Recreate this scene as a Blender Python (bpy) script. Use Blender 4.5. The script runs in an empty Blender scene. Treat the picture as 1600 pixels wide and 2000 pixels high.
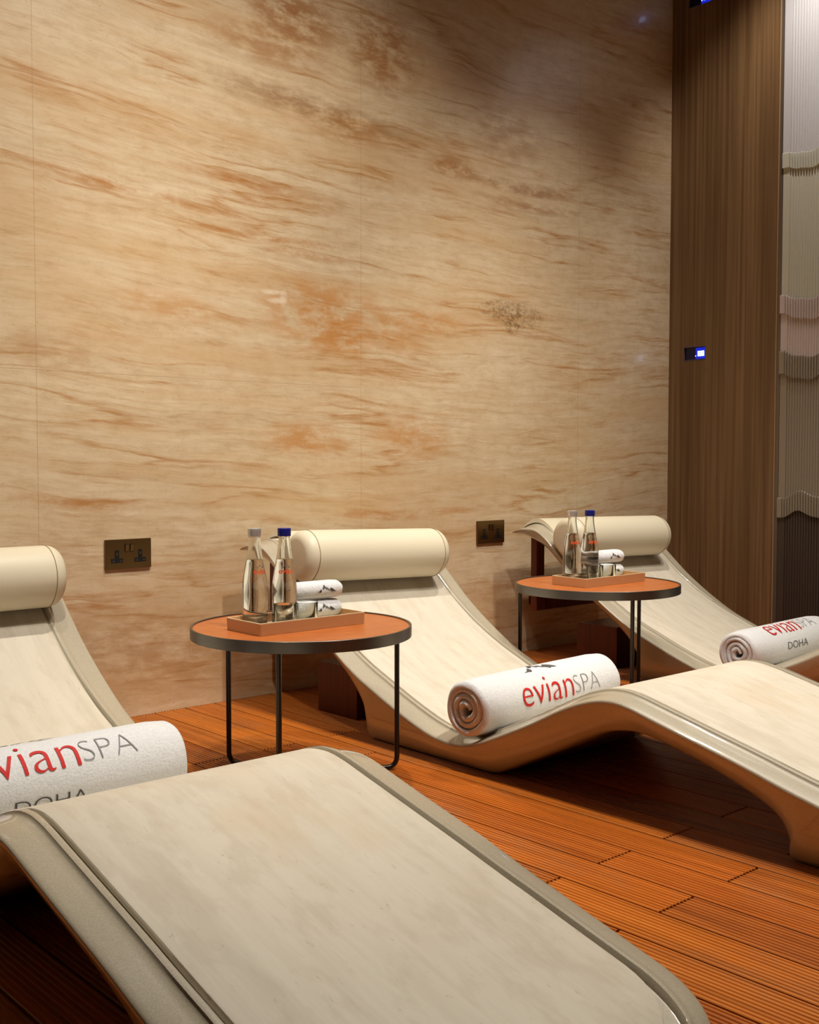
import bpy, bmesh, math, random
from mathutils import Vector, Matrix
random.seed(7)
S = bpy.context.scene
C = S.collection
PI = math.pi

# ---------------------------------------------------------------- camera
cam = bpy.data.cameras.new('camera'); camo = bpy.data.objects.new('camera', cam); C.objects.link(camo)
F_PX, YAW, PITCH, ROLL = 2188.55, 0.7294, 0.0466, 0.0009
fw = Vector((math.sin(YAW)*math.cos(PITCH), math.cos(YAW)*math.cos(PITCH), -math.sin(PITCH)))
rt = Vector((math.cos(YAW), -math.sin(YAW), 0)); up = rt.cross(fw)
r2 = rt*math.cos(ROLL) + up*math.sin(ROLL); u2 = -rt*math.sin(ROLL) + up*math.cos(ROLL)
camo.matrix_world = Matrix.Translation((0, -2.9743, 0.7548)) @ Matrix((r2, u2, -fw)).transposed().to_4x4()
cam.sensor_fit = 'HORIZONTAL'; cam.sensor_width = 36.0; cam.lens = F_PX/1600*36.0
cam.clip_start = 0.05; cam.clip_end = 60
S.camera = camo

# ---------------------------------------------------------------- light and exposure
S.view_settings.view_transform = 'Standard'; S.view_settings.look = 'None'
S.view_settings.exposure = 0.36; S.view_settings.gamma = 1.0; S.view_settings.use_curve_mapping = False
w = bpy.data.worlds.new('world'); S.world = w; w.use_nodes = True
w.node_tree.nodes['Background'].inputs[0].default_value = (1.0, 0.82, 0.62, 1)
w.node_tree.nodes['Background'].inputs[1].default_value = 0.012
S.cycles.diffuse_bounces = 2
def spot(x, y, z, power, deg=88, blend=0.6, col=(1.0, 0.935, 0.84), aim=None, size=0.035):
    l = bpy.data.lights.new('downlight', 'SPOT'); l.energy = power; l.spot_size = math.radians(deg)
    l.spot_blend = blend; l.color = col; l.shadow_soft_size = size
    o = bpy.data.objects.new('downlight', l); C.objects.link(o); o.location = (x, y, z)
    if aim:
        o.rotation_euler = (Vector(aim)-Vector((x, y, z))).to_track_quat('-Z', 'Y').to_euler()
    return o
CEIL = 3.05
SPOTS = [(0.85, -1.0), (1.76, -0.98), (3.0, -0.98)]
for (x, y), pw, dg in zip(SPOTS, (78, 96, 98), (40, 76, 76)):
    spot(x, y, CEIL-0.03, pw, dg, 0.9)
SPOTS2 = [(1.9, -2.1), (3.3, -1.9)]
for (x, y), pw in zip(SPOTS2, (158, 92)):
    spot(x, y, CEIL-0.03, pw, 80, 0.8)
WALLWASH = [(0.6, -1.9), (1.9, -1.7), (3.1, -1.6)]
for (x, y), pw in zip(WALLWASH, (140, 108, 84)):
    spot(x, y, CEIL-0.03, pw, {0.6: 78, 1.9: 66, 3.1: 56}[x], 1.0, aim=(x+0.25, 0, {0.6: 1.4, 1.9: 1.1, 3.1: 0.8}[x]), size=0.05)
spot(3.75, -0.95, CEIL-0.03, 36, 80, 0.8, col=(1, .96, .92), aim=(4.2, -0.72, 2.2), size=0.05)

# ---------------------------------------------------------------- node helpers
def mat(name):
    m = bpy.data.materials.new(name); m.use_nodes = True
    return m, m.node_tree, m.node_tree.nodes['Principled BSDF']
def setp(b, **k):
    names = dict(col='Base Color', rough='Roughness', metal='Metallic', coat='Coat Weight', coatr='Coat Roughness',
                 spec='Specular IOR Level', sheen='Sheen Weight', trans='Transmission Weight', ior='IOR', sss='Subsurface Weight')
    for a, v in k.items():
        i = b.inputs[names[a]]
        i.default_value = (*v, 1) if a == 'col' else v
def N(nt, t, **k):
    n = nt.nodes.new(t)
    for a, v in k.items(): setattr(n, a, v)
    return n
def lk(nt, a, b): nt.links.new(a, b)
def mth(nt, op, a, b=None, c=None, clamp=False):
    n = N(nt, 'ShaderNodeMath', operation=op, use_clamp=clamp)
    for i, v in enumerate((a, b, c)):
        if v is None: continue
        if hasattr(v, 'is_output'): lk(nt, v, n.inputs[i])
        else: n.inputs[i].default_value = v
    return n.outputs[0]
def ramp(nt, fac, stops, interp='LINEAR'):
    n = N(nt, 'ShaderNodeValToRGB'); n.color_ramp.interpolation = interp
    e = n.color_ramp.elements
    while len(e) > 1: e.remove(e[0])
    e[0].position = stops[0][0]; e[0].color = tocol(stops[0][1])
    for p_, c_ in stops[1:]:
        x = e.new(p_); x.color = tocol(c_)
    lk(nt, fac, n.inputs[0]); return n.outputs[0]
def tocol(c):
    if isinstance(c, (int, float)): return (c, c, c, 1)
    return (*c, 1)
def mix(nt, fac, a, b, mode='MIX'):
    n = N(nt, 'ShaderNodeMix', data_type='RGBA', blend_type=mode, clamp_factor=True)
    for i, v in ((0, fac), (6, a), (7, b)):
        if hasattr(v, 'is_output'): lk(nt, v, n.inputs[i])
        elif i == 0: n.inputs[0].default_value = v
        else: n.inputs[i].default_value = tocol(v)
    return n.outputs[2]
def noise(nt, vec, scale, detail=4, rough=0.55, dist=0.0):
    n = N(nt, 'ShaderNodeTexNoise'); n.inputs['Scale'].default_value = scale
    n.inputs['Detail'].default_value = detail; n.inputs['Roughness'].default_value = rough
    n.inputs['Distortion'].default_value = dist
    if vec is not None: lk(nt, vec, n.inputs['Vector'])
    return n.outputs[0]
def mapping(nt, vec, scale=(1, 1, 1), loc=(0, 0, 0)):
    n = N(nt, 'ShaderNodeMapping'); n.inputs['Scale'].default_value = scale; n.inputs['Location'].default_value = loc
    lk(nt, vec, n.inputs['Vector']); return n.outputs[0]
def objco(nt): return N(nt, 'ShaderNodeTexCoord').outputs['Object']
def bump(nt, b, h, strength=0.3, dist=0.002):
    n = N(nt, 'ShaderNodeBump'); n.inputs['Strength'].default_value = strength; n.inputs['Distance'].default_value = dist
    lk(nt, h, n.inputs['Height']); lk(nt, n.outputs[0], b.inputs['Normal'])
def sr(r, g, b):   # sRGB 0-255 to linear
    f = lambda c: (c/255/12.92) if c/255 <= 0.04045 else ((c/255+0.055)/1.055)**2.4
    return (f(r), f(g), f(b))
def combine(nt, x, y, z):
    n = N(nt, 'ShaderNodeCombineXYZ')
    for i, v in enumerate((x, y, z)):
        if hasattr(v, 'is_output'): lk(nt, v, n.inputs[i])
        else: n.inputs[i].default_value = v
    return n.outputs[0]

# ---------------------------------------------------------------- materials
def travertine():
    m, nt, b = mat('travertine')
    sep = N(nt, 'ShaderNodeSeparateXYZ'); lk(nt, objco(nt), sep.inputs[0])
    X, Z = sep.outputs[0], sep.outputs[2]
    dx = mth(nt, 'SUBTRACT', X, 2.9)
    sag = mth(nt, 'MULTIPLY', mth(nt, 'MULTIPLY', dx, dx), 0.024)
    V = mth(nt, 'SUBTRACT', Z, sag)
    base = combine(nt, X, 0.0, V)
    # slow swirls bend the bedding
    warp = noise(nt, mapping(nt, base, (1.3, 1, 2.6)), 1.0, 3, 0.5)
    Vw = mth(nt, 'ADD', V, mth(nt, 'MULTIPLY', mth(nt, 'SUBTRACT', warp, 0.5), 0.11))
    w2 = noise(nt, mapping(nt, base, (7, 1, 16)), 1.0, 4, 0.6)
    Vw = mth(nt, 'ADD', Vw, mth(nt, 'MULTIPLY', mth(nt, 'SUBTRACT', w2, 0.5), 0.014))
    bed = combine(nt, mth(nt, 'MULTIPLY', X, 0.9), 0.0, mth(nt, 'MULTIPLY', Vw, 11.0))
    n1 = noise(nt, bed, 1.0, 8, 0.62)
    col = ramp(nt, n1, [(0.28, sr(206, 178, 142)), (0.42, sr(226, 202, 164)), (0.52, sr(236, 214, 178)), (0.62, sr(220, 190, 146)), (0.75, sr(232, 208, 174))])
    # blotchy grain
    g = noise(nt, mapping(nt, base, (14, 1, 30)), 1.0, 9, 0.72)
    col = mix(nt, 0.40, col, ramp(nt, g, [(0.36, sr(182, 144, 102)), (0.5, sr(226, 202, 166)), (0.66, sr(244, 228, 200))]), 'MIX')
    g2 = noise(nt, combine(nt, mth(nt, 'MULTIPLY', X, 5.0), 2.0, mth(nt, 'MULTIPLY', Vw, 60.0)), 1.0, 6, 0.7)
    col = mix(nt, 0.35, col, ramp(nt, g2, [(0.32, sr(192, 158, 118)), (0.5, sr(224, 198, 158)), (0.68, sr(240, 222, 190))]), 'MIX')
    bb = noise(nt, combine(nt, mth(nt, 'MULTIPLY', X, 0.6), 7.0, mth(nt, 'MULTIPLY', Vw, 5.0)), 1.0, 4, 0.6)
    col = mix(nt, ramp(nt, bb, [(0.46, 0), (0.6, 0.45)]), col, sr(214, 172, 118))
    # orange iron veins, thin and broken
    bed2 = combine(nt, mth(nt, 'MULTIPLY', X, 1.0), 4.3, mth(nt, 'MULTIPLY', Vw, 13.0))
    n2 = noise(nt, bed2, 1.0, 5, 0.5)
    vein = ramp(nt, n2, [(0.465, 0), (0.495, 1), (0.515, 0.5), (0.56, 0)])
    brk = ramp(nt, noise(nt, mapping(nt, base, (2.2, 1, 5), (3, 0, 7)), 1.0, 4, 0.6), [(0.42, 0), (0.56, 1)])
    vm = mth(nt, 'MULTIPLY', mth(nt, 'MULTIPLY', vein, brk), 0.95)
    bed3 = combine(nt, mth(nt, 'MULTIPLY', X, 1.6), 9.1, mth(nt, 'MULTIPLY', Vw, 30.0))
    n3 = noise(nt, bed3, 1.0, 6, 0.6)
    fine = ramp(nt, n3, [(0.46, 0), (0.5, 1), (0.54, 0)])
    brk2 = ramp(nt, noise(nt, mapping(nt, base, (3, 1, 4), (1, 0, 2)), 1.0, 4, 0.6), [(0.40, 0), (0.65, 1)])
    fm = mth(nt, 'MULTIPLY', mth(nt, 'MULTIPLY', fine, brk2), 0.6)
    gm = ramp(nt, g2, [(0.38, 1), (0.6, 0.35)])
    col = mix(nt, mth(nt, 'MULTIPLY', vm, gm), col, sr(187, 130, 68))
    col = mix(nt, mth(nt, 'MULTIPLY', fm, gm), col, sr(198, 148, 92))
    # blotches of the stone itself: (x, z, rx, rz, colour, strength)
    O, B_, W_ = sr(205, 140, 70), sr(140, 92, 45), sr(245, 228, 200)
    blobs = [(2.16, 2.17, .16, .09, sr(168, 110, 56), .9), (2.53, 2.16, .14, .13, sr(170, 112, 58), .9), (2.05, 2.05, .20, .05, sr(176, 120, 68), .6),
             (2.22, 1.90, .35, .035, B_, .55), (2.38, 1.86, .14, .05, sr(176, 120, 60), .6), (2.86, 1.82, .10, .04, sr(176, 115, 52), .8),
             (3.25, 1.80, .33, .022, sr(160, 105, 55), .7), (3.3, 1.735, .25, .016, sr(165, 110, 60), .6),
             (3.15, 1.99, .16, .10, sr(176, 128, 84), .6), (2.28, 1.23, .20, .10, O, .85), (2.36, 1.15, .10, .05, O, .6),
             (2.72, 1.25, .20, .035, O, .7), (2.60, 1.19, .10, .05, O, .5),
             (3.13, 1.325, .09, .03, sr(110, 80, 40), -.95), (3.23, 1.31, .10, .04, sr(110, 80, 40), -.95), (3.19, 1.27, .03, .03, sr(110, 80, 40), -.9), (2.20, 0.82, .14, .05, O, .75), (2.66, 0.83, .15, .06, O, .7),
             (1.70, 1.21, .16, .035, O, .5), (1.33, 1.05, .14, .05, sr(190, 145, 98), .5),
             (2.10, 1.46, .22, .014, sr(190, 125, 60), .7), (2.2, 1.42, .15, .012, sr(190, 125, 60), .6), (2.0, 1.62, .25, .014, sr(186, 120, 58), .6),
             (2.62, 0.57, .28, .016, sr(196, 128, 58), .7), (1.4, 0.62, .18, .015, sr(192, 130, 66), .6), (1.55, 1.53, .30, .010, sr(188, 124, 58), .7),
             (2.075, 1.285, .04, .006, W_, .9), (2.115, 1.272, .012, .022, W_, .9), (2.09, 1.262, .03, .006, W_, .8), (1.6, .2, .3, .12, sr(176, 124, 66), .5), (2.3, .12, .5, .08, sr(186, 130, 66), .45),
             (3.2, .25, .35, .05, sr(182, 128, 72), .4)]
    speck = noise(nt, mapping(nt, base, (38, 1, 60)), 1.0, 8, 0.8)
    edge = noise(nt, mapping(nt, base, (9, 1, 22), (5, 0, 1)), 1.0, 7, 0.68)
    for bx, bz, rx, rz, bc, st in blobs:
        ax = mth(nt, 'DIVIDE', mth(nt, 'SUBTRACT', X, bx), rx*1.5)
        az = mth(nt, 'DIVIDE', mth(nt, 'SUBTRACT', Vw if rz < .03 else V, bz-0.024*(bx-2.9)**2), rz*1.5)
        d = mth(nt, 'ADD', mth(nt, 'MULTIPLY', ax, ax), mth(nt, 'MULTIPLY', az, az))
        e = mth(nt, 'SUBTRACT', 1.0, d, clamp=True)
        if st < 0: k = mth(nt, 'MULTIPLY', mth(nt, 'MULTIPLY', e, 2.0, clamp=True), mth(nt, 'MULTIPLY', mth(nt, 'SUBTRACT', speck, 0.45), 4.0, clamp=True)); st = -st
        else: k = mth(nt, 'MULTIPLY', e, mth(nt, 'MULTIPLY', mth(nt, 'SUBTRACT', edge, 0.40), 6.0, clamp=True))
        col = mix(nt, mth(nt, 'MULTIPLY', k, st), col, bc)
    # fine pits
    pit = noise(nt, mapping(nt, base, (60, 1, 110)), 1.0, 3, 0.7)
    col = mix(nt, ramp(nt, pit, [(0.28, 0.4), (0.38, 0)]), col, sr(150, 115, 80))
    # joints between slabs
    jt = None
    for jx in (0.143, 1.29, 2.4365, 3.583):
        q = mth(nt, 'LESS_THAN', mth(nt, 'ABSOLUTE', mth(nt, 'SUBTRACT', X, jx)), 0.0009)
        jt = q if jt is None else mth(nt, 'MAXIMUM', jt, q)
    q = mth(nt, 'MULTIPLY', mth(nt, 'LESS_THAN', mth(nt, 'ABSOLUTE', mth(nt, 'SUBTRACT', Z, 1.0)), 0.0008), mth(nt, 'LESS_THAN', X, 2.4365))
    jt = mth(nt, 'MAXIMUM', jt, q)
    col = mix(nt, mth(nt, 'MULTIPLY', jt, 0.45), col, sr(160, 128, 92))
    lk(nt, col, b.inputs['Base Color'])
    setp(b, rough=0.32, spec=0.5, coat=0.25, coatr=0.06)
    return m

def simple(name, col, rough=0.5, metal=0.0, **k):
    m, nt, b = mat(name); setp(b, col=col, rough=rough, metal=metal, **k); return m

def slab_stone():
    m, nt, b = mat('limestone_slab')
    co = objco(nt)
    # the stone's grain runs slightly skew along the length
    rot = N(nt, 'ShaderNodeMapping'); rot.inputs['Rotation'].default_value = (0, 0, 0.12); rot.inputs['Scale'].default_value = (22, 1.6, 1.6)
    lk(nt, co, rot.inputs['Vector'])
    n1 = noise(nt, rot.outputs[0], 1.0, 6, 0.6)
    col = ramp(nt, n1, [(0.3, sr(206, 195, 175)), (0.5, sr(218, 208, 189)), (0.7, sr(210, 199, 179))])
    n2 = noise(nt, mapping(nt, co, (110, 45, 45)), 1.0, 3, 0.6)
    col = mix(nt, ramp(nt, n2, [(0.27, 0.5), (0.34, 0)]), col, sr(180, 164, 142))
    n4 = noise(nt, mapping(nt, co, (30, 12, 12), (2, 3, 1)), 1.0, 5, 0.6)
    col = mix(nt, ramp(nt, n4, [(0.36, 0.3), (0.5, 0)]), col, sr(188, 172, 148))
    n3 = noise(nt, mapping(nt, co, (3, 2, 2)), 1.0, 4, 0.6)
    col = mix(nt, ramp(nt, n3, [(0.62, 0), (0.75, 0.35)]), col, sr(204, 176, 140))
    lk(nt, col, b.inputs['Base Color']); setp(b, rough=0.5, spec=0.35)
    return m

def lacquer():
    m, nt, b = mat('champagne_lacquer')
    n = noise(nt, mapping(nt, objco(nt), (400, 400, 400)), 1.0, 2, 0.5)
    col = ramp(nt, n, [(0.35, sr(176, 165, 142)), (0.65, sr(190, 179, 157))])
    lk(nt, col, b.inputs['Base Color']); setp(b, rough=0.35, spec=0.5, coat=0.9, coatr=0.05)
    return m

def deck_wood():
    m, nt, b = mat('deck_hardwood')
    at = N(nt, 'ShaderNodeAttribute', attribute_name='board')
    sep = N(nt, 'ShaderNodeSeparateXYZ'); lk(nt, objco(nt), sep.inputs[0])
    vec = combine(nt, mth(nt, 'MULTIPLY', sep.outputs[0], 60), mth(nt, 'MULTIPLY', sep.outputs[1], 2.2), mth(nt, 'MULTIPLY', at.outputs['Fac'], 37))
    n1 = noise(nt, vec, 1.0, 6, 0.65)
    col = ramp(nt, n1, [(0.3, sr(92, 40, 12)), (0.45, sr(178, 92, 27)), (0.6, sr(206, 116, 40)), (0.8, sr(226, 152, 76))])
    tone = ramp(nt, at.outputs['Fac'], [(0.0, sr(118, 56, 24)), (0.35, sr(206, 112, 34)), (0.7, sr(228, 142, 50)), (1.0, sr(150, 78, 36))])
    col = mix(nt, 0.5, col, tone)
    n2 = noise(nt, mapping(nt, objco(nt), (6, 3, 1)), 1.0, 5, 0.7)
    col = mix(nt, ramp(nt, n2, [(0.5, 0), (0.72, 0.4)]), col, sr(170, 118, 78))
    lk(nt, col, b.inputs['Base Color']); setp(b, rough=0.36, spec=0.4, coat=0.1, coatr=0.25)
    bump(nt, b, n1, 0.25, 0.001)
    return m

def veneer(name, c1, c2, c3, sc=(1, 1, 1), rough=0.45):
    m, nt, b = mat(name)
    n1 = noise(nt, mapping(nt, objco(nt), tuple(s*k for s, k in zip((70, 70, 0.9), sc))), 1.0, 6, 0.62, 0.3)
    col = ramp(nt, n1, [(0.28, c1), (0.5, c2), (0.72, c3)])
    n2 = noise(nt, mapping(nt, objco(nt), (9, 9, .5)), 1.0, 3, 0.5)
    col = mix(nt, ramp(nt, n2, [(0.35, 0.5), (0.6, 0)]), col, c1)
    lk(nt, col, b.inputs['Base Color']); setp(b, rough=rough, spec=0.4)
    return m

def terry():
    m, nt, b = mat('white_terry')
    n = noise(nt, mapping(nt, objco(nt), (240, 240, 240)), 1.0, 4, 0.7)
    n2 = noise(nt, mapping(nt, objco(nt), (45, 45, 45)), 1.0, 3, 0.6)
    h = mth(nt, 'ADD', n, mth(nt, 'MULTIPLY', n2, 0.8))
    col = ramp(nt, n, [(0.3, (0.72, 0.72, 0.73)), (0.55, (0.86, 0.86, 0.86))])
    lk(nt, col, b.inputs['Base Color']); setp(b, rough=0.95, spec=0.1, sheen=0.35)
    bump(nt, b, h, 0.55, 0.003)
    return m

M = {}
M['travertine'] = travertine()
M['slab'] = slab_stone(); M['lacquer'] = lacquer(); M['deck'] = deck_wood(); M['terry'] = terry()
M['gap'] = simple('dark_gap', (0.006, 0.004, 0.003), 0.9)
def leather():
    m, nt, b = mat('cream_leather')
    vor = N(nt, 'ShaderNodeTexVoronoi'); vor.inputs['Scale'].default_value = 700; lk(nt, objco(nt), vor.inputs['Vector'])
    setp(b, col=sr(228, 217, 190), rough=0.42, spec=0.4)
    bump(nt, b, vor.outputs[0], 0.12, 0.0006); return m
M['leather'] = leather()
M['thread'] = simple('seam_thread', sr(150, 128, 90), 0.7)
M['walnut'] = veneer('walnut_veneer', sr(96, 68, 42), sr(134, 101, 66), sr(158, 124, 84))
M['mahogany'] = veneer('mahogany', sr(66, 22, 10), sr(96, 36, 16), sr(118, 48, 22), rough=0.4)
M['plaster'] = simple('dark_plaster', sr(84, 70, 58), 0.9)
M['ceiling'] = simple('ceiling_paint', sr(120, 104, 88), 0.9)
M['steel'] = simple('gunmetal', sr(112, 108, 102), 0.34, 0.9)
M['blacksteel'] = simple('black_steel', sr(62, 58, 53), 0.3, 0.85)
def tabletop():
    m, nt, b = mat('tan_leather_top')
    n = noise(nt, mapping(nt, objco(nt), (30, 30, 30)), 1.0, 4, 0.6)
    col = ramp(nt, n, [(0.3, sr(176, 94, 42)), (0.7, sr(190, 108, 52))])
    lk(nt, col, b.inputs['Base Color']); setp(b, rough=0.34, spec=0.5); return m
M['tabletop'] = tabletop()
M['trayside'] = simple('tan_tray', sr(212, 160, 110), 0.5)
M['trayin'] = simple('tray_lining', sr(214, 196, 160), 0.6)
M['brass'] = simple('antique_brass', sr(124, 98, 60), 0.3, 0.92)
M['black'] = simple('black_plastic', (0.008, 0.008, 0.009), 0.3)
M['blue'] = simple('blue_cap', sr(28, 34, 130), 0.3)
M['silver'] = simple('silver_cap', sr(214, 210, 204), 0.35, 0.6)
M['red'] = simple('red_thread', sr(206, 22, 16), 0.7)
M['grey'] = simple('grey_thread', sr(140, 138, 138), 0.8)
M['darkgrey'] = simple('dark_grey_thread', sr(84, 80, 78), 0.8)
M['orange'] = simple('orange_print', sr(236, 84, 30), 0.5)
M['print'] = simple('grey_print', sr(110, 104, 100), 0.5)
def glass(name, ior, tint=(1, 1, 1)):
    m, nt, b = mat(name); setp(b, col=tint, rough=0.0, trans=1.0, ior=ior, spec=0.5); return m
M['glass'] = glass('clear_glass', 1.45, (0.97, 0.99, 0.98)); M['water'] = glass('water', 1.333)
M['lilac'] = simple('lilac_grey_lacquer', sr(206, 202, 200), 0.5)
M['celadon'] = simple('pale_sage_lacquer', sr(204, 200, 180), 0.5)
M['pink'] = simple('pale_pink_lacquer', sr(206, 188, 180), 0.5)
M['taupe'] = simple('taupe_lacquer', sr(150, 136, 116), 0.5)
M['umber'] = simple('dark_brown_lacquer', sr(74, 60, 50), 0.5)
def emit(name, col, st):
    m, nt, b = mat(name); setp(b, col=(0, 0, 0)); b.inputs['Emission Color'].default_value = (*col, 1); b.inputs['Emission Strength'].default_value = st; return m
M['led_blue'] = emit('blue_led_glow', (0.01, 0.03, 1.0), 0.45)
M['led_dark'] = simple('dark_blue_screen', (0.004, 0.004, 0.06), 0.15)
M['led_white'] = emit('lit_digits', (0.45, 0.65, 1.0), 5.0)
M['bulb'] = emit('lamp_face', (1.0, 0.86, 0.7), 6.0)

# ---------------------------------------------------------------- object helpers
def link(name, me, parent=None, loc=None):
    o = bpy.data.objects.new(name, me); C.objects.link(o)
    if parent: o.parent = parent
    if loc: o.location = loc
    return o
def thing(name, label, cat, loc=(0, 0, 0), rz=0, group=None):
    o = link(name, None, None, loc); o.rotation_euler = (0, 0, rz); o.empty_display_size = 0.05
    o['label'] = label; o['category'] = cat
    if group: o['group'] = group
    return o
def tag(o, label, cat, group=None):
    o['label'] = label; o['category'] = cat
    if group: o['group'] = group
    return o
def struct(o): o['kind'] = 'structure'; return o
def fin(bm, name, m, parent=None, smooth=None, bevel=None, segs=2, loc=None):
    bmesh.ops.remove_doubles(bm, verts=bm.verts, dist=1e-6)
    bmesh.ops.recalc_face_normals(bm, faces=bm.faces)
    me = bpy.data.meshes.new(name); bm.to_mesh(me); bm.free()
    for mm in (m if isinstance(m, (list, tuple)) else [m]): me.materials.append(mm)
    if smooth is not None:
        for p_ in me.polygons: p_.use_smooth = True
        me.set_sharp_from_angle(angle=math.radians(smooth))
    o = link(name, me, parent, loc)
    if bevel:
        md = o.modifiers.new('bevel', 'BEVEL'); md.width = bevel; md.segments = segs; md.limit_method = 'ANGLE'
        for p_ in me.polygons: p_.use_smooth = True
        me.set_sharp_from_angle(angle=math.radians(35)); md.harden_normals = True
    return o
def box(bm, lo, hi):
    x0, y0, z0 = lo; x1, y1, z1 = hi
    v = [bm.verts.new(p_) for p_ in ((x0, y0, z0), (x1, y0, z0), (x1, y1, z0), (x0, y1, z0), (x0, y0, z1), (x1, y0, z1), (x1, y1, z1), (x0, y1, z1))]
    for f in ((0, 3, 2, 1), (4, 5, 6, 7), (0, 1, 5, 4), (1, 2, 6, 5), (2, 3, 7, 6), (3, 0, 4, 7)): bm.faces.new([v[i] for i in f])
def boxobj(name, lo, hi, m, parent=None, bevel=None):
    bm = bmesh.new(); box(bm, lo, hi); return fin(bm, name, m, parent, bevel=bevel)
def loft(bm, rings, close=True, cap0=True, cap1=True):
    vs = [[bm.verts.new(p_) for p_ in r] for r in rings]
    n = len(vs[0])
    for a, b in zip(vs[:-1], vs[1:]):
        for i in range(n if close else n-1):
            j = (i+1) % n
            try: bm.faces.new((a[i], a[j], b[j], b[i]))
            except ValueError: pass
    if cap0: bm.faces.new(vs[0])
    if cap1: bm.faces.new(vs[-1])
    return vs
def lathe(bm, prof, seg=48, c=(0, 0, 0)):
    rings = []
    for r, z in prof:
        rings.append([(c[0]+r*math.cos(2*PI*i/seg), c[1]+r*math.sin(2*PI*i/seg), c[2]+z) for i in range(seg)])
    loft(bm, rings, True, prof[0][0] > 1e-5, prof[-1][0] > 1e-5)
def tube(bm, pts, r, seg=12):
    pts = [Vector(p_) for p_ in pts]; rings = []
    prev = None
    for i, p_ in enumerate(pts):
        d = (pts[min(i+1, len(pts)-1)]-pts[max(i-1, 0)]).normalized()
        a = Vector((0, 0, 1)) if abs(d.z) < 0.9 else Vector((1, 0, 0))
        if prev is None: n1 = d.cross(a).normalized()
        else: n1 = (prev - d*prev.dot(d)).normalized()
        prev = n1; n2 = d.cross(n1)
        rings.append([p_+n1*r*math.cos(2*PI*k/seg)+n2*r*math.sin(2*PI*k/seg) for k in range(seg)])
    loft(bm, rings)
def catmull(P, n):
    out = []
    P = [Vector(p_) for p_ in P]
    for i in range(len(P)-1):
        p0 = P[max(i-1, 0)]; p1 = P[i]; p2 = P[i+1]; p3 = P[min(i+2, len(P)-1)]
        for k in range(n):
            t = k/n
            out.append(0.5*((2*p1)+(-p0+p2)*t+(2*p0-5*p1+4*p2-p3)*t*t+(-p0+3*p1-3*p2+p3)*t**3))
    out.append(P[-1]); return out
def dup(root, loc=None, rz=None, label=None, group=None):
    r = root.copy(); C.objects.link(r)
    if loc is not None: r.location = loc
    if rz is not None: r.rotation_euler = (0, 0, rz)
    if label: r['label'] = label
    if group: r['group'] = group
    for ch in list(root.children):
        c = ch.copy(); C.objects.link(c); c.parent = r
        for g in list(ch.children):
            d = g.copy(); C.objects.link(d); d.parent = c
    return r

# ---------------------------------------------------------------- the room
XL, XR, YF = -2.4, 4.21, -5.6
struct(boxobj('wall_back', (XL-0.1, 0, 0), (XR+0.1, 0.12, CEIL), M['travertine']))
struct(boxobj('wall_left', (XL-0.1, YF, 0), (XL, 0, CEIL), M['plaster']))
struct(boxobj('wall_front', (XL-0.1, YF-0.1, 0), (XR+0.1, YF, CEIL), M['plaster']))
struct(boxobj('ceiling', (XL-0.1, YF-0.1, CEIL), (XR+0.2, 0.12, CEIL+0.1), M['ceiling']))
struct(boxobj('wall_right', (XR+0.012, YF, 0), (XR+0.12, 0, CEIL), M['plaster']))
# walnut cladding at the corner, with the slots of the two displays cut out of it
WY = -0.522
bm = bmesh.new()
DISP = [(-0.078, -0.188, 1.192, 1.248), (-0.083, -0.196, 2.712, 2.772)]
zs = [0.0] + [q for d in DISP for q in (d[2], d[3])] + [CEIL]
for i in range(len(zs)-1):
    z0, z1 = zs[i], zs[i+1]
    d = next((d for d in DISP if abs(d[2]-z0) < 1e-6), None)
    if d: box(bm, (XR, d[0], z0), (XR+0.012, 0, z1)); box(bm, (XR, WY, z0), (XR+0.012, d[1], z1))
    else: box(bm, (XR, WY, z0), (XR+0.012, 0, z1))
o = struct(fin(bm, 'wall_right_veneer', M['walnut']))
o.name = 'trim_1'
struct(boxobj('trim_2', (XR-0.001, WY-0.004, 0), (XR+0.012, WY-0.0002, CEIL), simple('edge_band', sr(176, 142, 104), .4)))
struct(boxobj('trim_3', (XR+0.002, WY-0.020, 0), (XR+0.012, WY-0.0042, CEIL), simple('grey_bronze_trim', sr(118, 104, 90), .35, .4)))

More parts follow.
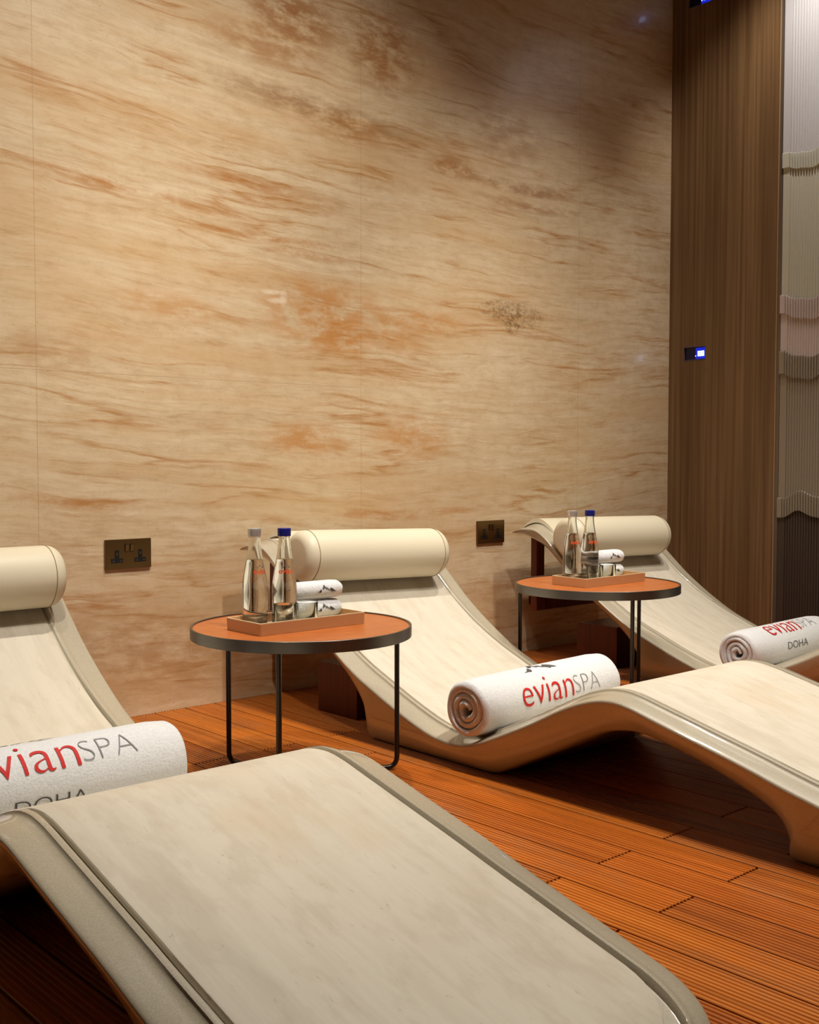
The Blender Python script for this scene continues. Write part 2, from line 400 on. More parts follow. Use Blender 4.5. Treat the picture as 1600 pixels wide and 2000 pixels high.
# deck floor: grooved boards running to the wall
def deck():
    bm = bmesh.new(); la = bm.verts.layers.float.new('board')
    pitch, x0 = 0.1033, 1.4344
    k0 = int((XL-x0)/pitch)-1; k1 = int((XR-x0)/pitch)+1
    gap, nG, gd = 0.0028, 9, 0.0020
    for k in range(k0, k1+1):
        a = x0+k*pitch+gap; b = x0+(k+1)*pitch-gap
        if b <= XL: continue
        a = max(a, XL); b = min(b, XR+.012)
        if b-a < 0.01: continue
        odd = k % 2
        joints = [YF] + [(-1.669 if odd == 0 else -1.881)+s for s in (-3.3, -2.2, -1.1, 0, 1.1)] + [0.0]
        joints = sorted(j for j in joints if YF <= j <= 0)
        full = (b-a) > pitch*0.9
        for y0, y1 in zip(joints[:-1], joints[1:]):
            if y1-y0 < 0.05: continue
            ya, yb = y0+(0.0025 if y0 > YF else 0), y1-(0.0025 if y1 < 0 else 0)
            prof = [(a, -0.02), (a, -0.0015), (a+0.0015, 0)]
            if full:
                wv = (b-a-0.006)/nG
                for g in range(nG):
                    s = a+0.003+g*wv
                    prof += [(s+wv*0.22, 0), (s+wv*0.34, -gd), (s+wv*0.66, -gd), (s+wv*0.78, 0)]
            prof += [(b-0.0015, 0), (b, -0.0015), (b, -0.02)]
            val = random.random()
            r0 = [(x, ya, z) for x, z in prof]; r1 = [(x, yb, z) for x, z in prof]
            vs = loft(bm, [r0, r1], False, False, False)
            for r in vs:
                for v in r: v[la] = val
                try: bm.faces.new(r)
                except ValueError: pass
    me = bpy.data.meshes.new('floor'); bm.to_mesh(me); bm.free(); me.materials.append(M['deck'])
    return struct(link('floor', me))
deck()
struct(boxobj('floor_base', (XL-0.1, YF-0.1, -0.08), (XR+0.2, 0.12, -0.018), M['gap']))

# recessed downlights in the ceiling (their light is set at the top)
n_l = 0
for x, y in SPOTS+SPOTS2+WALLWASH+[(3.75, -0.95)]:
    bm = bmesh.new(); lathe(bm, [(0.05, 0.0), (0.05, -0.004), (0.036, -0.006), (0.034, 0.0)], 32)
    n_l += 1
    t = fin(bm, 'ceiling_downlight', M['steel'], smooth=40, loc=(x, y, CEIL))
    rowname = ['wall side row', 'room side row', 'wall washing pair', 'right hand corner'][0 if y > -1.5 and x < 3.5 else (3 if y > -1.5 else (2 if y < -2.5 else 1))]
    tag(t, 'round recessed metal downlight in the ceiling, %s, %d cm from the back wall' % (rowname, round(-y*100)), 'ceiling light', 'recessed downlights')

# ---------------------------------------------------------------- display slots in the veneer
def display(d, label):
    ya, yb, z0, z1 = d
    t = thing('blue_display', label, 'display', (XR+0.012, (ya+yb)/2, z0))
    hw = (ya-yb)/2; h = z1-z0
    boxobj('screen', (-0.004, -hw+.001, .0005), (-0.0005, hw-.001, h-.0005), M['led_dark'], t)
    boxobj('glow_strip', (-0.0055, -hw+.004, .004), (-0.0042, -hw*0.02, h-.004), M['led_blue'], t)
    bm = bmesh.new()
    def seg(y0, y1, a, b_): box(bm, (-0.0072, y0, a), (-0.0058, y1, b_))
    # point and three digits 188
    x = -hw+0.010
    dw, dh, s, zb = 0.011, 0.022, 0.0028, h*0.28
    spec = ['1', '8', '8']
    # seen from the room, y decreases to the right
    yy = -hw+0.008+3*(dw+.003)
    seg(yy+.001, yy+.004, zb, zb+.003)
    for ch in spec:
        yr = yy-dw; 
        if ch == '1': seg(yr, yr+s, zb, zb+dh)
        else:
            seg(yr, yr+s, zb, zb+dh); seg(yy-s, yy, zb, zb+dh)
            for zz in (0, dh/2-s/2, dh-s): seg(yr, yy, zb+zz, zb+zz+s)
        yy -= dw+.003
    fin(bm, 'digits', M['led_white'], t)
    bm = bmesh.new()
    box(bm, (-.0135, -hw-.001, -.001), (-.012, hw+.001, .0005)); box(bm, (-.0135, -hw-.001, h-.0005), (-.012, hw+.001, h+.001))
    box(bm, (-.0135, hw-.0005, 0), (-.012, hw+.001, h)); box(bm, (-.0135, -hw-.001, 0), (-.012, -hw+.0005, h))
    fin(bm, 'frame', simple('frame_blue_grey', sr(120, 120, 160), .3, .6), t)
    return t
display(DISP[0], 'small lit blue digital display set in the brown veneer wall at mid height')
display(DISP[1], 'small blue digital display high up near the top of the brown veneer wall')

# ---------------------------------------------------------------- fluted relief panel on the right
def relief():
    t = thing('relief_panel', 'fluted wall panel of wavy pale, pink, taupe and dark brown bands', 'wall panel', (XR+0.012, WY-0.022, 0))
    P_ = 0.0118
    n = 86
    def wave(y, ph, a=0.016):
        return a*math.cos(-y*27+ph)+a*0.3*math.cos(-y*61+2*ph)
    def band(name, m, zb, zt, dep, amp, phb, pht, topslope=0.0, strip=0.03, label=None):
        bm = bmesh.new(); cols = []
        ys = [(0, 0), (-strip, 0), (-strip-0.001, 1)]
        y = -strip
        for i in range(n):
            ys += [(y-P_*0.18, 1), (y-P_*0.36, 0), (y-P_*0.82, 0)]; ys += [(y-P_, 1)]; y -= P_
        for yy, g in ys:
            q = min(yy, -strip)
            zbk = (zb+wave(q, phb)) if zb > 0 else 0.0; ztk = (zt+wave(q, pht)) if zt < CEIL-.01 else CEIL-.002
            d = dep-amp*g
            cols.append([(0, yy, zbk), (-d, yy, zbk), (-d, yy, ztk-0.004), (-d+.003, yy, ztk), (0, yy, ztk)])
        loft(bm, cols, True)
        o = fin(bm, name, m, t)
        if label: o['label'] = label
    band('fluted_band', M['lilac'], 1.97, CEIL, .016, .004, 0.5, 0, label='light grey fluted band at the top')
    band('fluted_band', M['celadon'], 1.36, 2.03, .010, .0035, 0.2, 0.5, label='pale sage fluted band')
    band('ridged_edge', M['celadon'], 1.935, 2.0, .020, .009, 0.3, 0.5, strip=.03)
    band('fluted_band', M['pink'], 1.15, 1.40, .012, .0035, 0.0, 0.2, label='pale pink fluted band')
    band('ridged_edge', M['pink'], 1.335, 1.415, .022, .008, -0.2, 0.1, strip=.022)
    band('fluted_band', M['taupe'], 0.56, 1.18, .010, .004, 3.4, 0.0, label='taupe fluted band')
    band('ridged_edge', M['taupe'], 1.095, 1.185, .021, .009, 0.1, 0.0, strip=.022)
    band('fluted_band', M['umber'], 0, 0.60, .010, .005, 0, 3.4, label='dark brown fluted band at the bottom')
    band('ridged_edge', M['taupe'], 0.53, 0.612, .020, .009, 3.6, 3.4, strip=.02)
relief()

# ---------------------------------------------------------------- stone loungers
TOP = [(-.095, .484), (-.125, .503), (-.165, .514), (-.205, .510), (-.25, .485), (-.30, .442), (-.36, .388), (-.43, .328), (-.51, .272), (-.58, .231),
       (-.635, .203), (-.68, .183), (-.72, .167), (-.80, .135), (-.90, .10), (-.97, .083), (-1.03, .078), (-1.09, .09), (-1.17, .123), (-1.27, .17),
       (-1.37, .222), (-1.44, .25), (-1.49, .26), (-1.54, .257), (-1.62, .238), (-1.72, .213), (-1.82, .188), (-1.88, .172), (-1.93, .159), (-1.97, .149),
       (-2.05, .128), (-2.12, .110), (-2.185, .093), (-2.25, .073), (-2.285, .045)]
BOT = [(-.096, .476), (-.135, .470), (-.185, .453), (-.24, .426), (-.295, .38), (-.35, .333), (-.415, .28), (-.485, .227), (-.555, .183), (-.608, .142),
       (-.64, .10), (-.657, .055), (-.664, 0.0), (-.76, 0), (-.88, 0), (-.97, 0), (-1.05, 0), (-1.13, .002), (-1.22, .045), (-1.31, .09),
       (-1.39, .132), (-1.46, .163), (-1.52, .176), (-1.57, .176), (-1.64, .163), (-1.74, .137), (-1.84, .10), (-1.885, .07), (-1.903, .03), (-1.908, 0),
       (-2.03, 0), (-2.10, 0), (-2.17, 0), (-2.235, 0), (-2.275, 0)]
SUB = 4
TT = catmull([(0, a, b) for a, b in TOP], SUB); BB = catmull([(0, a, max(b, 0)) for a, b in BOT], SUB)
for v in BB: v.z = max(v.z, 0.0005)
HW = 0.32
def halfw(y, r, yend, hw):
    # plan corners rounded towards the foot end
    s = y-(yend+r)
    if s >= 0: return hw
    s = min(-s/r, 1)
    return hw-r+r*math.sqrt(max(0, 1-s*s))
def prof_normal(i):
    a = TT[max(i-1, 0)]; b = TT[min(i+1, len(TT)-1)]
    d = (b-a).normalized()
    return Vector((0, -d.z, d.y)) if d.y < 0 and False else Vector((0, d.z, -d.y))
SEC = [(0.0, .011), (.150, .011), (.2525, .011), (.2560, .0095), (.2575, .002), (.2600, -.0015), (.2645, -.002), (.2690, -.0005), (.2705, .0030), (.274, .0060),
       (.285, .0075), (.297, .0095), (.309, .0125), (.3155, .0145), (.3185, .0165), (.320, .0195), (.3195, .0235), (.3175, .029)]
def shell():
    bm = bmesh.new(); rings = []
    for i, (T, B) in enumerate(zip(TT, BB)):
        H = (T-B).length; Nn = (T-B).normalized(); sc = min(1.0, H/0.065)
        k = halfw(T.y, .155, -2.300, HW)/HW
        half = [(x*k, d*sc) for x, d in SEC]
        d0 = .029*sc
        half += [(.3135*k, d0+(H-d0)*.2), (.306*k, d0+(H-d0)*.45), (.294*k, d0+(H-d0)*.7), (.284*k, d0+(H-d0)*.9), (.272*k, H), (.15*k, H)]
        pts = [T-Nn*d+Vector((x, 0, 0)) for x, d in half] + [T-Nn*H] + [T-Nn*d+Vector((-x, 0, 0)) for x, d in reversed(half[1:])]
        rings.append(pts)
    loft(bm, rings)
    return bm
def slab():
    bm = bmesh.new(); rings = []
    i0, i1 = 5, len(TT)-1-SUB-1
    hw = .2505
    secs = [(0, -.001), (.12, -.001), (.2455, -.001), (.249, .0002), (.2505, .0025), (.2505, .0100)]
    yend = TT[i1].y-0.006
    # finer stations by interpolation near the foot end
    for i in range(i0, i1+1):
        T, B = TT[i], BB[i]; Nn = (T-B).normalized()
        k = halfw(T.y, .12, yend-.012, hw)/hw
        half = [(x*k, d) for x, d in secs]
        rings.append([T-Nn*d+Vector((x, 0, 0)) for x, d in half]+[T-Nn*d+Vector((-x, 0, 0)) for x, d in reversed(half[1:])])
    loft(bm, rings)
    return bm
# head pillow, in its own coordinates: y,z of the lounger
def at_slope(y):
    for a, b in zip(TT[:-1], TT[1:]):
        if b.y <= y <= a.y:
            f = (y-a.y)/(b.y-a.y); return a+(b-a)*f, (b-a).normalized()
P0, PD = at_slope(-.327); PN = Vector((0, PD.z, -PD.y))
if PN.z < 0: PN = -PN
def pillow_section(s=1.0, n=40):
    pts = []
    R = .0745
    for k in range(n):
        a = 2*PI*k/n
        t, h = R*math.cos(a), R*math.sin(a)
        # flat towards the slab, low front corner drawn out
        if h < 0:
            q = -h/R
            t = t*(1+.10*q) if t > 0 else t
            h = max(h, -R*.93)
        pts.append((t, h))
    ct = Vector((0, P0.y, P0.z))+PN*.0715
    return [ct+PD*(t*s)+PN*(h*s) for t, h in pts]
def pillow(hw=.238, dome=.034):
    bm = bmesh.new(); rings = []
    for k in range(7):
        a = k/7*PI/2; rings.append([p_+Vector((-hw-dome*(1-math.sin(a)) if False else -hw-dome*math.cos(a), 0, 0)) for p_ in pillow_section(.62+.38*math.sin(a))])
    for x in (-hw, -hw*.5, 0, hw*.5, hw): rings.append([p_+Vector((x, 0, 0)) for p_ in pillow_section(1.0)])
    for k in range(6, -1, -1):
        a = k/7*PI/2; rings.append([p_+Vector((hw+dome*math.cos(a), 0, 0)) for p_ in pillow_section(.62+.38*math.sin(a))])
    loft(bm, rings); return bm
def make_lounger(x, label):
    t = thing('stone_lounger', label, 'lounger', (x, 0, 0), 0, 'stone loungers along the travertine wall')
    fin(shell(), 'shell', M['lacquer'], t, smooth=40)
    fin(slab(), 'stone_bed', M['slab'], t, smooth=35)
    return t
def make_pillow(x, label):
    t = thing('head_pillow', label, 'pillow', (x, 0, 0), 0, 'cream leather head pillows')
    fin(pillow(), 'cushion', M['leather'], t, smooth=60)
    for s in (-1, 1):
        bm = bmesh.new()
        ring = [p_+Vector((s*.238, 0, 0)) for p_ in pillow_section(1.004, 48)]
        tube(bm, ring+[ring[0]], .0011, 6); fin(bm, 'seam', M['thread'], t, smooth=60)
    # counterweight flap laid over the head of the lounger
    bm = bmesh.new(); rings = []
    idx = [i for i, v in enumerate(TT) if -.335 < v.y < -.105]
    for i in idx:
        T = TT[i]; Nn = (TT[i]-BB[i]).normalized(); lift = .002
        th = .004+.015*max(0, math.sin(PI*min(1, max(0, (T.y+.335)/.23))))
        rings.append([T+Nn*lift+Vector((-.205, 0, 0)), T+Nn*(lift+th)+Vector((-.202, 0, 0)), T+Nn*(lift+th)+Vector((.202, 0, 0)), T+Nn*lift+Vector((.205, 0, 0))])
    loft(bm, rings); fin(bm, 'counterweight_flap', M['leather'], t, smooth=50)
    return t
LX = [0.90, 2.20, 3.41]
l1 = make_lounger(LX[0], 'nearest beige stone lounger, cut off by the left and bottom frame edges')
l1.location.y = .03
l2 = dup(l1, (LX[1], 0, 0), label='middle beige stone lounger with tan side table at its left')
l3 = dup(l1, (LX[2], 0, 0), label='farthest beige stone lounger, beside the dark veneer wall')
p1 = make_pillow(.915, 'cream bolster pillow on the nearest lounger, at the left frame edge')
p1.location.y = .03
p2 = dup(p1, (2.165, 0, 0), label='cream bolster pillow on the middle lounger, centre of the photo')
p3 = dup(p1, (3.345, 0, 0), label='cream bolster pillow on the far lounger by the dark veneer wall')

def twist(root, deg):
    # turned a little on the slope it lies on
    c = Vector((root.location.x, P0.y, P0.z)); q = Matrix.Rotation(math.radians(deg), 4, PN)
    root.matrix_basis = Matrix.Translation(c) @ q @ Matrix.Translation(-c) @ Matrix.Translation(root.location)
twist(p2, -2.4); twist(p3, -1.6)

# wooden wall brackets and floor boxes under the loungers' heads
def bracket(x, label):
    t = thing('wall_bracket', label, 'bracket', (x, 0, 0), 0, 'wooden brackets under the lounger heads')
    boxobj('post', (-.205, -.118, .178), (-.160, -.088, .466), M['mahogany'], t, bevel=.002)
    boxobj('post', (.160, -.118, .178), (.205, -.088, .466), M['mahogany'], t, bevel=.002)
    boxobj('crossbar', (-.160, -.118, .178), (.160, -.088, .226), M['mahogany'], t, bevel=.002)
    for s_ in (-1, 1): boxobj('wall_arm', (s_*.10-.02, -.088, .186), (s_*.10+.02, -.001, .218), M['mahogany'], t, bevel=.002)
    return t
b2 = bracket(LX[1], 'dark wooden wall bracket under the head of the middle lounger')
b3 = dup(b2, (LX[2], 0, 0), label='dark wooden wall bracket under the head of the far lounger')
def plinth(x, label):
    bm = bmesh.new(); box(bm, (-.17, -.475, 0), (.17, -.29, .150))
    o = fin(bm, 'plinth_box', M['mahogany'], bevel=.0015, loc=(x, 0, 0))
    return tag(o, label, 'box', 'wooden boxes behind the lounger bases')
q2 = plinth(LX[1], 'reddish brown wooden box on the deck behind the middle lounger base')
q3 = dup(q2, (LX[2], 0, 0), label='reddish brown wooden box on the deck behind the far lounger base')

# ---------------------------------------------------------------- lettering helpers
def text_mesh(s, size, offset=0.0, spacing=1.0):
    cu = bpy.data.curves.new('txt', 'FONT'); cu.body = s; cu.size = size; cu.offset = offset; cu.space_character = spacing
    cu.resolution_u = 4
    o = bpy.data.objects.new('txt', cu); C.objects.link(o)
    bpy.context.view_layer.update()
    dg = bpy.context.evaluated_depsgraph_get()
    me = bpy.data.meshes.new_from_object(o.evaluated_get(dg))
    bpy.data.objects.remove(o); bpy.data.curves.remove(cu)
    return me
def bend_onto(me, fn, x0, v0, width=None, height=None, step=.004, slant=0.0):
    """flat mesh (x right, y up) bent onto a surface: fn(x, v) gives the 3D point"""
    bm = bmesh.new(); bm.from_mesh(me); bpy.data.meshes.remove(me)
    xs = [v.co.x for v in bm.verts]; ys = [v.co.y for v in bm.verts]
    ax, bx, ay, by = min(xs), max(xs), min(ys), max(ys)
    sx = width/(bx-ax) if width else 1; sy = (height/(by-ay) if height else sx)
    for v in bm.verts: v.co = Vector(((v.co.x-ax)*sx, (v.co.y-ay)*sy, 0))
    h = (by-ay)*sy
    k = step
    while k < h:
        g = bm.verts[:]+bm.edges[:]+bm.faces[:]
        bmesh.ops.bisect_plane(bm, geom=g, plane_co=(0, k, 0), plane_no=(0, 1, 0)); k += step
    for v in bm.verts: v.co = fn(x0+v.co.x+slant*v.co.y, v0+v.co.y)
    return bm
def peaks_mesh():
    """three jagged mountain outlines, as flat polygons"""
    bm = bmesh.new()
    polys = [[(0, 0), (.12, .12), (.24, .42), (.275, .20), (.24, .02), (.12, .06)],
             [(.30, .45), (.42, .95), (.47, .70), (.52, .45), (.58, .35), (.50, .34), (.445, .60), (.39, .44)],
             [(.50, .74), (.62, .42), (.68, .12), (.62, .26), (.55, .46)],
             [(.66, .35), (.74, .54), (.86, .35), (1.0, .02), (.86, .10), (.80, .02), (.72, .18)]]
    for q in polys:
        vs = [bm.verts.new((a, b, 0)) for a, b in q]; bm.faces.new(vs)
    bmesh.ops.triangulate(bm, faces=bm.faces)
    me = bpy.data.meshes.new('peaks'); bm.to_mesh(me); bm.free(); return me

# ---------------------------------------------------------------- rolled towels
def spiral_r(a, R, pitch, turns):
    """radius of the outer face of the sheet, a measured inwards from the free edge"""
    return R-pitch*max(0.0, a/(2*PI)-0.85)
def rolled_towel(bm, R, L, pitch, turns, a0, seed=1, squash=1.0, wob=.0009):
    """a sheet rolled about x; a0 is where its free edge lies"""
    rnd = random.Random(seed); ph = [rnd.uniform(0, 6.28) for _ in range(8)]
    th = pitch*.93; n = int(turns*44); wob0 = wob
    def pt(a, r, x):
        ang = a0+a; wob = wob0*(.15 if r > R*.9 else 1.0)
        rr = r+wob*math.sin(3*ang+ph[0]+x*17)+wob*.7*math.sin(5*ang+ph[1]+x*31)
        return Vector((x, rr*math.cos(ang), rr*math.sin(ang)*squash))
    # stations along x with rounded ends of the sheet
    ex = []
    e = th*.62
    for k in range(6):
        q = k/5*PI/2; ex.append((-L/2+e*(1-math.sin(q)), math.cos(q)))
    m = 14
    xs = [(-L/2+e*(1-math.sin(k/5*PI/2)), math.sqrt(max(.02, 1-(1-math.sin(k/5*PI/2))**2)) if False else max(.12, math.cos(PI/2-k/5*PI/2))) for k in range(5, -1, -1)]
    st = [(-L/2+e*(1-math.cos(k/5*PI/2)), max(.10, math.sin(k/5*PI/2))) for k in range(6)]
    st = st+[(-L/2+e+(L-2*e)*k/m, 1.0) for k in range(1, m)]+[(-x, s) for x, s in reversed(st)]
    rings = []
    for x, s in st:
        xe = 1.0 if abs(abs(x)-L/2) > .03 else 1-.10*(1-(L/2-abs(x))/.03)**2   # whole roll narrows a touch at its ends
        outer, inner = [], []
        for i in range(n+1):
            a = i/n*turns*2*PI
            ro = spiral_r(a, R, pitch, turns)*xe; c = ro-th/2
            edge = min(1, math.sqrt(max(0.02, 1-(1-min(i, n-i)/4)**2))) if min(i, n-i) < 4 else 1
            xx = x+.0016*math.sin(a*1.7+ph[2])+.0012*math.sin(a*4.1+ph[3])
            push = .012*(1-min(1, (ro/R)))*(-1 if x < 0 else 1)*0
            outer.append(pt(a, c+th/2*s*edge, xx+push)); inner.append(pt(a, c-th/2*s*edge, xx+push))
        rings.append(outer+inner[::-1])
    loft(bm, rings)
def surf_fn(R, a0, squash=1.0, lift=.0012):
    def fn(x, v):
        # v measured upwards over the face that looks towards the room (-y); angle from -y axis
        ang = v/R
        return Vector((x, -(R+lift)*math.cos(ang), (R+lift)*math.sin(ang)*squash))
    return fn
def big_towel(loc, rz, roll, L, R, label, text_x, seed, tx_w=(.205, .108), low=.060):
    t = thing('rolled_towel', label, 'towel', loc, rz, 'large rolled white towels on the loungers')
    bm = bmesh.new(); rolled_towel(bm, R, L, .0172, 3.8, PI*1.42, seed)
    fin(bm, 'terry_roll', M['terry'], t, smooth=80)
    fn = surf_fn(R, 0, lift=.0014)
    e0 = text_x
    v1 = roll*R
    o = fin(bend_onto(text_mesh('evian', .1, -.0012), fn, e0, v1-.006, width=tx_w[0]), 'lettering', M['red'], t); o['label'] = 'red embroidered word'
    o = fin(bend_onto(text_mesh('SPA', .1, -.0030), fn, e0+tx_w[0]+.006, v1, width=tx_w[1]), 'lettering', M['grey'], t); o['label'] = 'thin grey embroidered word'
    o = fin(bend_onto(text_mesh('DOHA', .1, -.0012), fn, e0+.075, v1-low, width=.135, height=.023), 'lettering', M['darkgrey'], t); o['label'] = 'small dark grey embroidered word'
    o = fin(bend_onto(peaks_mesh(), fn, e0+.055, v1+.083, width=.135, height=.045), 'mountain_emblem', M['darkgrey'], t)
    return t
big_towel((0.845, -1.035, .165), .02, math.radians(36), .52, .080, 'white rolled towel on the nearest lounger, at the left frame edge', -.165, 3, low=.070)
big_towel((2.155, -1.060, .1555), .06, math.radians(0), .56, .071, 'white rolled towel on the middle lounger, its whole lettering visible', -.145, 5)
big_towel((3.335, -1.060, .1535), .05, math.radians(48), .54, .069, 'white rolled towel on the far lounger, at the right frame edge', -.145, 9)

# ---------------------------------------------------------------- side tables
TH = .370
def make_table(x, y, label, a0):
    t = thing('side_table', label, 'table', (x, y, 0), 0, 'round side tables between the loungers')
    R = .2575
    bm = bmesh.new(); lathe(bm, [(0, TH-.012), (0, TH-.0035)][:1]+[(R-.006, TH-.012), (R-.006, TH-.003), (0, TH-.003)], 96)
    fin(bm, 'tabletop', M['tabletop'], t, smooth=40)
    bm = bmesh.new()
    prof = [(R-.006, TH-.026), (R-.0005, TH-.026), (R, TH-.0255), (R, TH-.0005), (R-.0005, TH), (R-.0045, TH), (R-.0052, TH-.0005), (R-.0058, TH-.004), (R-.006, TH-.026)]
    lathe(bm, prof[:-1]+[prof[-1]], 96)
    fin(bm, 'rim', M['steel'], t, smooth=40)
    bm = bmesh.new(); lathe(bm, [(0, TH-.0125), (R-.008, TH-.0125), (R-.008, TH-.016), (0, TH-.016)], 64); fin(bm, 'underframe', M['blacksteel'], t, smooth=40)
    for k in range(3):
        a = math.radians(a0+120*k); c, s = math.cos(a), math.sin(a); rr = .2425
        pts = [(rr*c, rr*s, TH-.016), (rr*c, rr*s, .030)]
        for q in range(1, 6):
            w_ = q/5*PI/2; d = rr-.023*(1-math.cos(w_)); pts.append((d*c, d*s, .030-.023*math.sin(w_)))
        pts.append((.02*c, .02*s, .007))
        bm = bmesh.new(); tube(bm, pts, .0062, 12); fin(bm, 'leg', M['blacksteel'], t, smooth=50)
    bm = bmesh.new(); lathe(bm, [(0, .0005), (.03, .0005), (.03, .013), (0, .013)], 32); fin(bm, 'hub', M['blacksteel'], t, smooth=40)
    return t
T1, T2 = (1.55, -.862), (2.777, -.752)
make_table(T1[0], T1[1], 'round tan side table in front, between the nearest and middle loungers', 102)
make_table(T2[0], T2[1], 'round tan side table farther back, between the middle and far loungers', 4)

# trays
def make_tray(x, y, rz, label):
    t = thing('serving_tray', label, 'tray', (x, y, TH-.0028), rz, 'small tan trays on the side tables')
    a, b, h, w_ = .150, .069, .027, .004
    def rr(a_, b_, r, z, n=5):
        out = []
        for cx, cy, st in ((a_-r, b_-r, 0), (-a_+r, b_-r, PI/2), (-a_+r, -b_+r, PI), (a_-r, -b_+r, 1.5*PI)):
            for k in range(n+1): q = st+k/n*PI/2; out.append((cx+r*math.cos(q), cy+r*math.sin(q), z))
        return out
    bm = bmesh.new()
    loft(bm, [rr(a-w_, b-w_, .003, .006), rr(a-w_, b-w_, .003, h-.0005), rr(a-w_+.0006, b-w_+.0006, .0035, h), rr(a-.0006, b-.0006, .005, h), rr(a, b, .006, h-.0006), rr(a-.001, b-.001, .006, 0.0003), rr(a-.004, b-.004, .006, 0)], True, True, True)
    fin(bm, 'tray_body', M['trayside'], t, smooth=30)
    bm = bmesh.new(); loft(bm, [rr(a-w_-.0003, b-w_-.0003, .003, .0062), rr(a-w_-.0003, b-w_-.0003, .003, .0075)]); fin(bm, 'lining', M['trayin'], t)
    bm = bmesh.new(); loft(bm, [rr(a-w_+.0003, b-w_+.0003, .0035, h+.0001), rr(a-w_+.0003, b-w_+.0003, .0035, h+.0009), rr(a-.0003, b-.0003, .006, h+.0009), rr(a-.0003, b-.0003, .006, h+.0001)], True, False, False)
    fin(bm, 'rim_edge', simple('cream_edge', sr(236, 212, 172), .5), t)
    return t
TR1 = (1.532, -.868, 0.0); TR2 = (2.797, -.745, 0.0)
make_tray(TR1[0], TR1[1], .0, 'tan leather tray on the front side table')
make_tray(TR2[0], TR2[1], .0, 'tan leather tray on the rear side table')
TZ = TH-.0028+.0076

# bottles
BPROF = [(0, .004), (.020, .001), (.0265, 0), (.0288, .003), (.0292, .010), (.0290, .045), (.0292, .075), (.0278, .098), (.0245, .120), (.0205, .142), (.0170, .162),
         (.0145, .180), (.0135, .192), (.0132, .200), (.0138, .2005), (.0138, .203), (.0128, .204), (.0128, .210)]
def make_bottle(x, y, rz, cap, label):
    t = thing('water_bottle', label, 'bottle', (x, y, TZ), rz, 'glass water bottles on the trays')
    pr = [(r, z) for r, z in catmull2(BPROF)]
    inner = [(max(0, r-.0024), z) for r, z in pr if z > .006]
    bm = bmesh.new()
    lathe(bm, pr+inner[::-1]+[(0, .009)], 56)
    fin(bm, 'glass', M['glass'], t, smooth=50)
    wz = .150
    wp = [(0, .0095)]+[(r+.00015, z) for r, z in inner if .010 < z < wz]
    wp += [(wp[-1][0]-.0005, wz), (0, wz)]
    bm = bmesh.new(); lathe(bm, wp, 56); fin(bm, 'water', M['water'], t, smooth=50)
    cm = {'silver': M['silver'], 'blue': M['blue']}[cap]
    bm = bmesh.new()
    lathe(bm, [(.0130, .204), (.0152, .2035), (.0156, .206), (.0152, .209), (.0156, .2105), (.0156, .220), (.0150, .2215), (.0, .2218)], 40)
    o = fin(bm, 'cap', cm, t, smooth=30); o['label'] = cap+' screw cap'
    def rad(z):
        for (r0, z0), (r1, z1) in zip(pr[:-1], pr[1:]):
            if z0 <= z <= z1 and z1 > z0: return r0+(r1-r0)*(z-z0)/(z1-z0)
        return .029
    def fn(xx, v):
        R = rad(v)+.0004; a = -PI/2+xx/R
        return Vector((R*math.cos(a), R*math.sin(a), v))
    o = fin(bend_onto(text_mesh('evian', .02, .0003), fn, -.0185, .1175, width=.037, height=.0115, step=.002), 'print', M['orange'], t); o['label'] = 'orange printed word'
    o = fin(bend_onto(peaks_mesh(), fn, -.012, .131, width=.024, height=.008, step=.002), 'mountain_print', M['print'], t)
    return t
def catmull2(P):
    q = catmull([(r, z, 0) for r, z in P], 3)
    return [(max(0, v.x), max(0, v.y)) for v in q]
FACE = math.radians(-41.8)
b_s = make_bottle(1.453, -.812, FACE+.75, 'silver', 'clear water bottle with silver cap on the front side table')
b_b = make_bottle(1.511, -.848, FACE+.30, 'blue', 'clear water bottle with dark blue cap on the front side table')
def dupb(src, loc, rz, label): return dup(src, loc, rz, label)
dupb(b_s, (2.717, -.700, TZ), FACE+.45, 'clear water bottle with silver cap on the rear side table')
dupb(b_b, (2.776, -.722, TZ), FACE+.45, 'clear water bottle with dark blue cap on the rear side table')

# tumblers
def make_glass(x, y, label):
    bm = bmesh.new()
    lathe(bm, [(0, 0), (.022, 0), (.0235, .002), (.0262, .052), (.0258, .0526), (.0250, .052), (.0222, .010), (.021, .007), (0, .007)], 48)
    o = fin(bm, 'drinking_glass', M['glass'], smooth=45, loc=(x, y, TZ))
    return tag(o, label, 'glass', 'small tumblers on the trays')
g1 = make_glass(1.478, -.896, 'clear tumbler in front of the blue-capped bottle on the front table')
def dupg(x, y, label):
    o = g1.copy(); C.objects.link(o); o.location = (x, y, TZ); o['label'] = label; return o
dupg(1.537, -.899, 'clear tumbler beside the small towels on the front table')
dupg(2.744, -.770, 'clear tumbler in front of the blue-capped bottle on the rear table')
dupg(2.803, -.773, 'clear tumbler beside the small towels on the rear table')

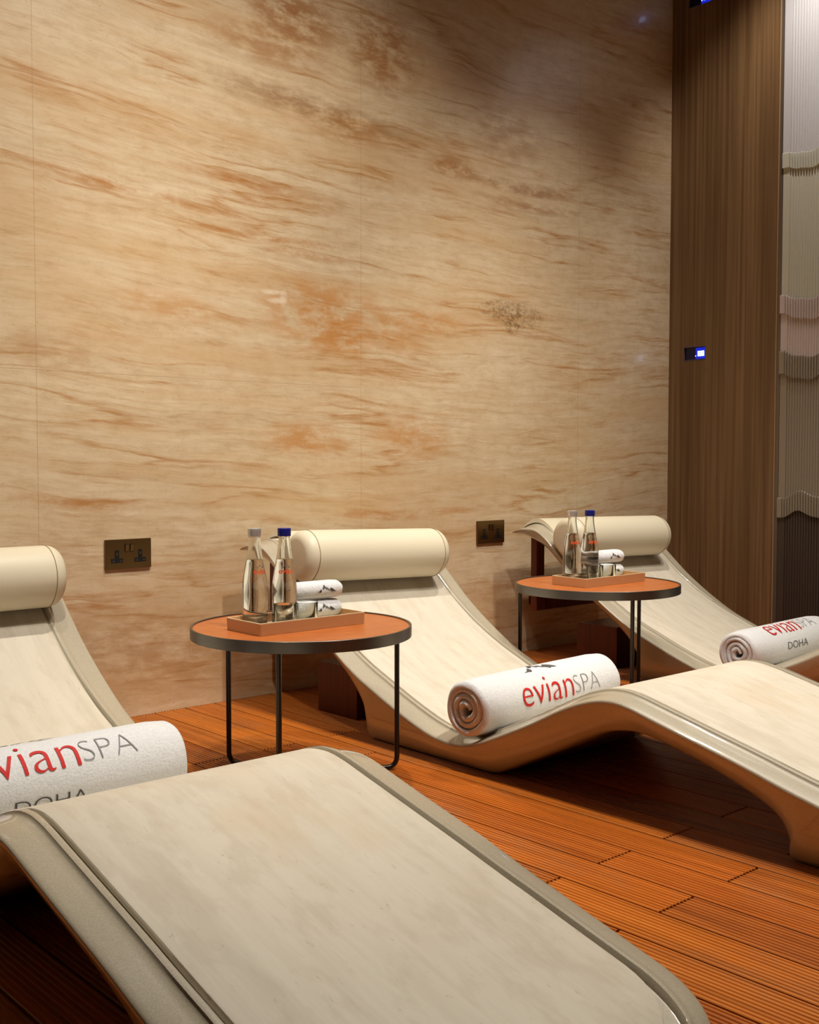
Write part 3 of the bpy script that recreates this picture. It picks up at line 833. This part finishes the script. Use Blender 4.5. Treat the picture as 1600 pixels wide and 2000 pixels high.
# small rolled face towels
def small_towel(x, y, z, rz, label, seed):
    t = thing('face_towel', label, 'towel', (x, y, z), rz, 'small rolled white face towels on the trays')
    R, L = .0243, .140
    bm = bmesh.new(); rolled_towel(bm, R, L, .0078, 2.7, PI*1.45, seed, .92, .0006)
    fin(bm, 'terry_roll', M['terry'], t, smooth=80)
    fn = surf_fn(R, 0, .92, .0010)
    fin(bend_onto(peaks_mesh(), fn, -.010, -.005, width=.058, height=.021, step=.003), 'mountain_emblem', M['darkgrey'], t)
    return t
RS = .0243*.92+.0008
s1 = small_towel(1.608, -.831, TZ+RS, 0.03, 'small white rolled towel lying on the tray of the front table, lower of two', 11)
s2 = dup(s1, (1.612, -.827, TZ+RS*3-.002), -.03, 'small white rolled towel on top of the other on the front table')
s3 = dup(s1, (2.872, -.710, TZ+RS), 0.03, 'small white rolled towel lying on the tray of the rear table, lower of two')
s4 = dup(s1, (2.876, -.705, TZ+RS*3-.002), -.03, 'small white rolled towel on top of the other on the rear table')

# ---------------------------------------------------------------- wall sockets
def make_socket(x, label):
    t = thing('wall_socket', label, 'socket', (x, -.0002, .4381), 0, 'brass double sockets on the travertine wall')
    bm = bmesh.new(); box(bm, (0, -.0085, 0), (.146, 0, .086)); fin(bm, 'plate', M['brass'], t, bevel=.0012)
    for cx in (.036, .110):
        bm = bmesh.new()
        y0, y1 = -.0096, -.0084
        box(bm, (cx-.0065, y0, .030), (cx+.0065, y1, .055)); box(bm, (cx-.0185, y0, .018), (cx+.0185, y1, .031))
        o = fin(bm, 'socket_insert', M['black'], t, bevel=.0015)
        bm = bmesh.new(); box(bm, (cx-.002, y0-.0003, .040), (cx+.002, y0+.0002, .048))
        for s in (-1, 1): box(bm, (cx+s*.0115-.0032, y0-.0003, .022), (cx+s*.0115+.0032, y0+.0002, .0250))
        fin(bm, 'pin_slot', M['steel'], o)
    for cx in (.066, .082):
        bm = bmesh.new(); box(bm, (cx-.0055, -.0092, .048), (cx+.0055, -.0084, .072)); s_ = fin(bm, 'rocker_well', M['black'], t)
        bm = bmesh.new()
        v = [(cx-.0045, -.009, .050), (cx+.0045, -.009, .050), (cx+.0045, -.009, .070), (cx-.0045, -.009, .070), (cx-.0045, -.0105, .050), (cx+.0045, -.0105, .050), (cx+.0045, -.0135, .070), (cx-.0045, -.0135, .070)]
        vv = [bm.verts.new(q) for q in v]
        for f in ((0, 3, 2, 1), (4, 5, 6, 7), (0, 1, 5, 4), (1, 2, 6, 5), (2, 3, 7, 6), (3, 0, 4, 7)): bm.faces.new([vv[i] for i in f])
        fin(bm, 'rocker_switch', M['brass'], t, bevel=.0006)
    return t
k1 = make_socket(1.4828, 'antique brass double socket on the wall left of the front table')
k2 = dup(k1, (2.9949, -.0002, .4381), label='antique brass double socket on the wall between middle and far loungers')
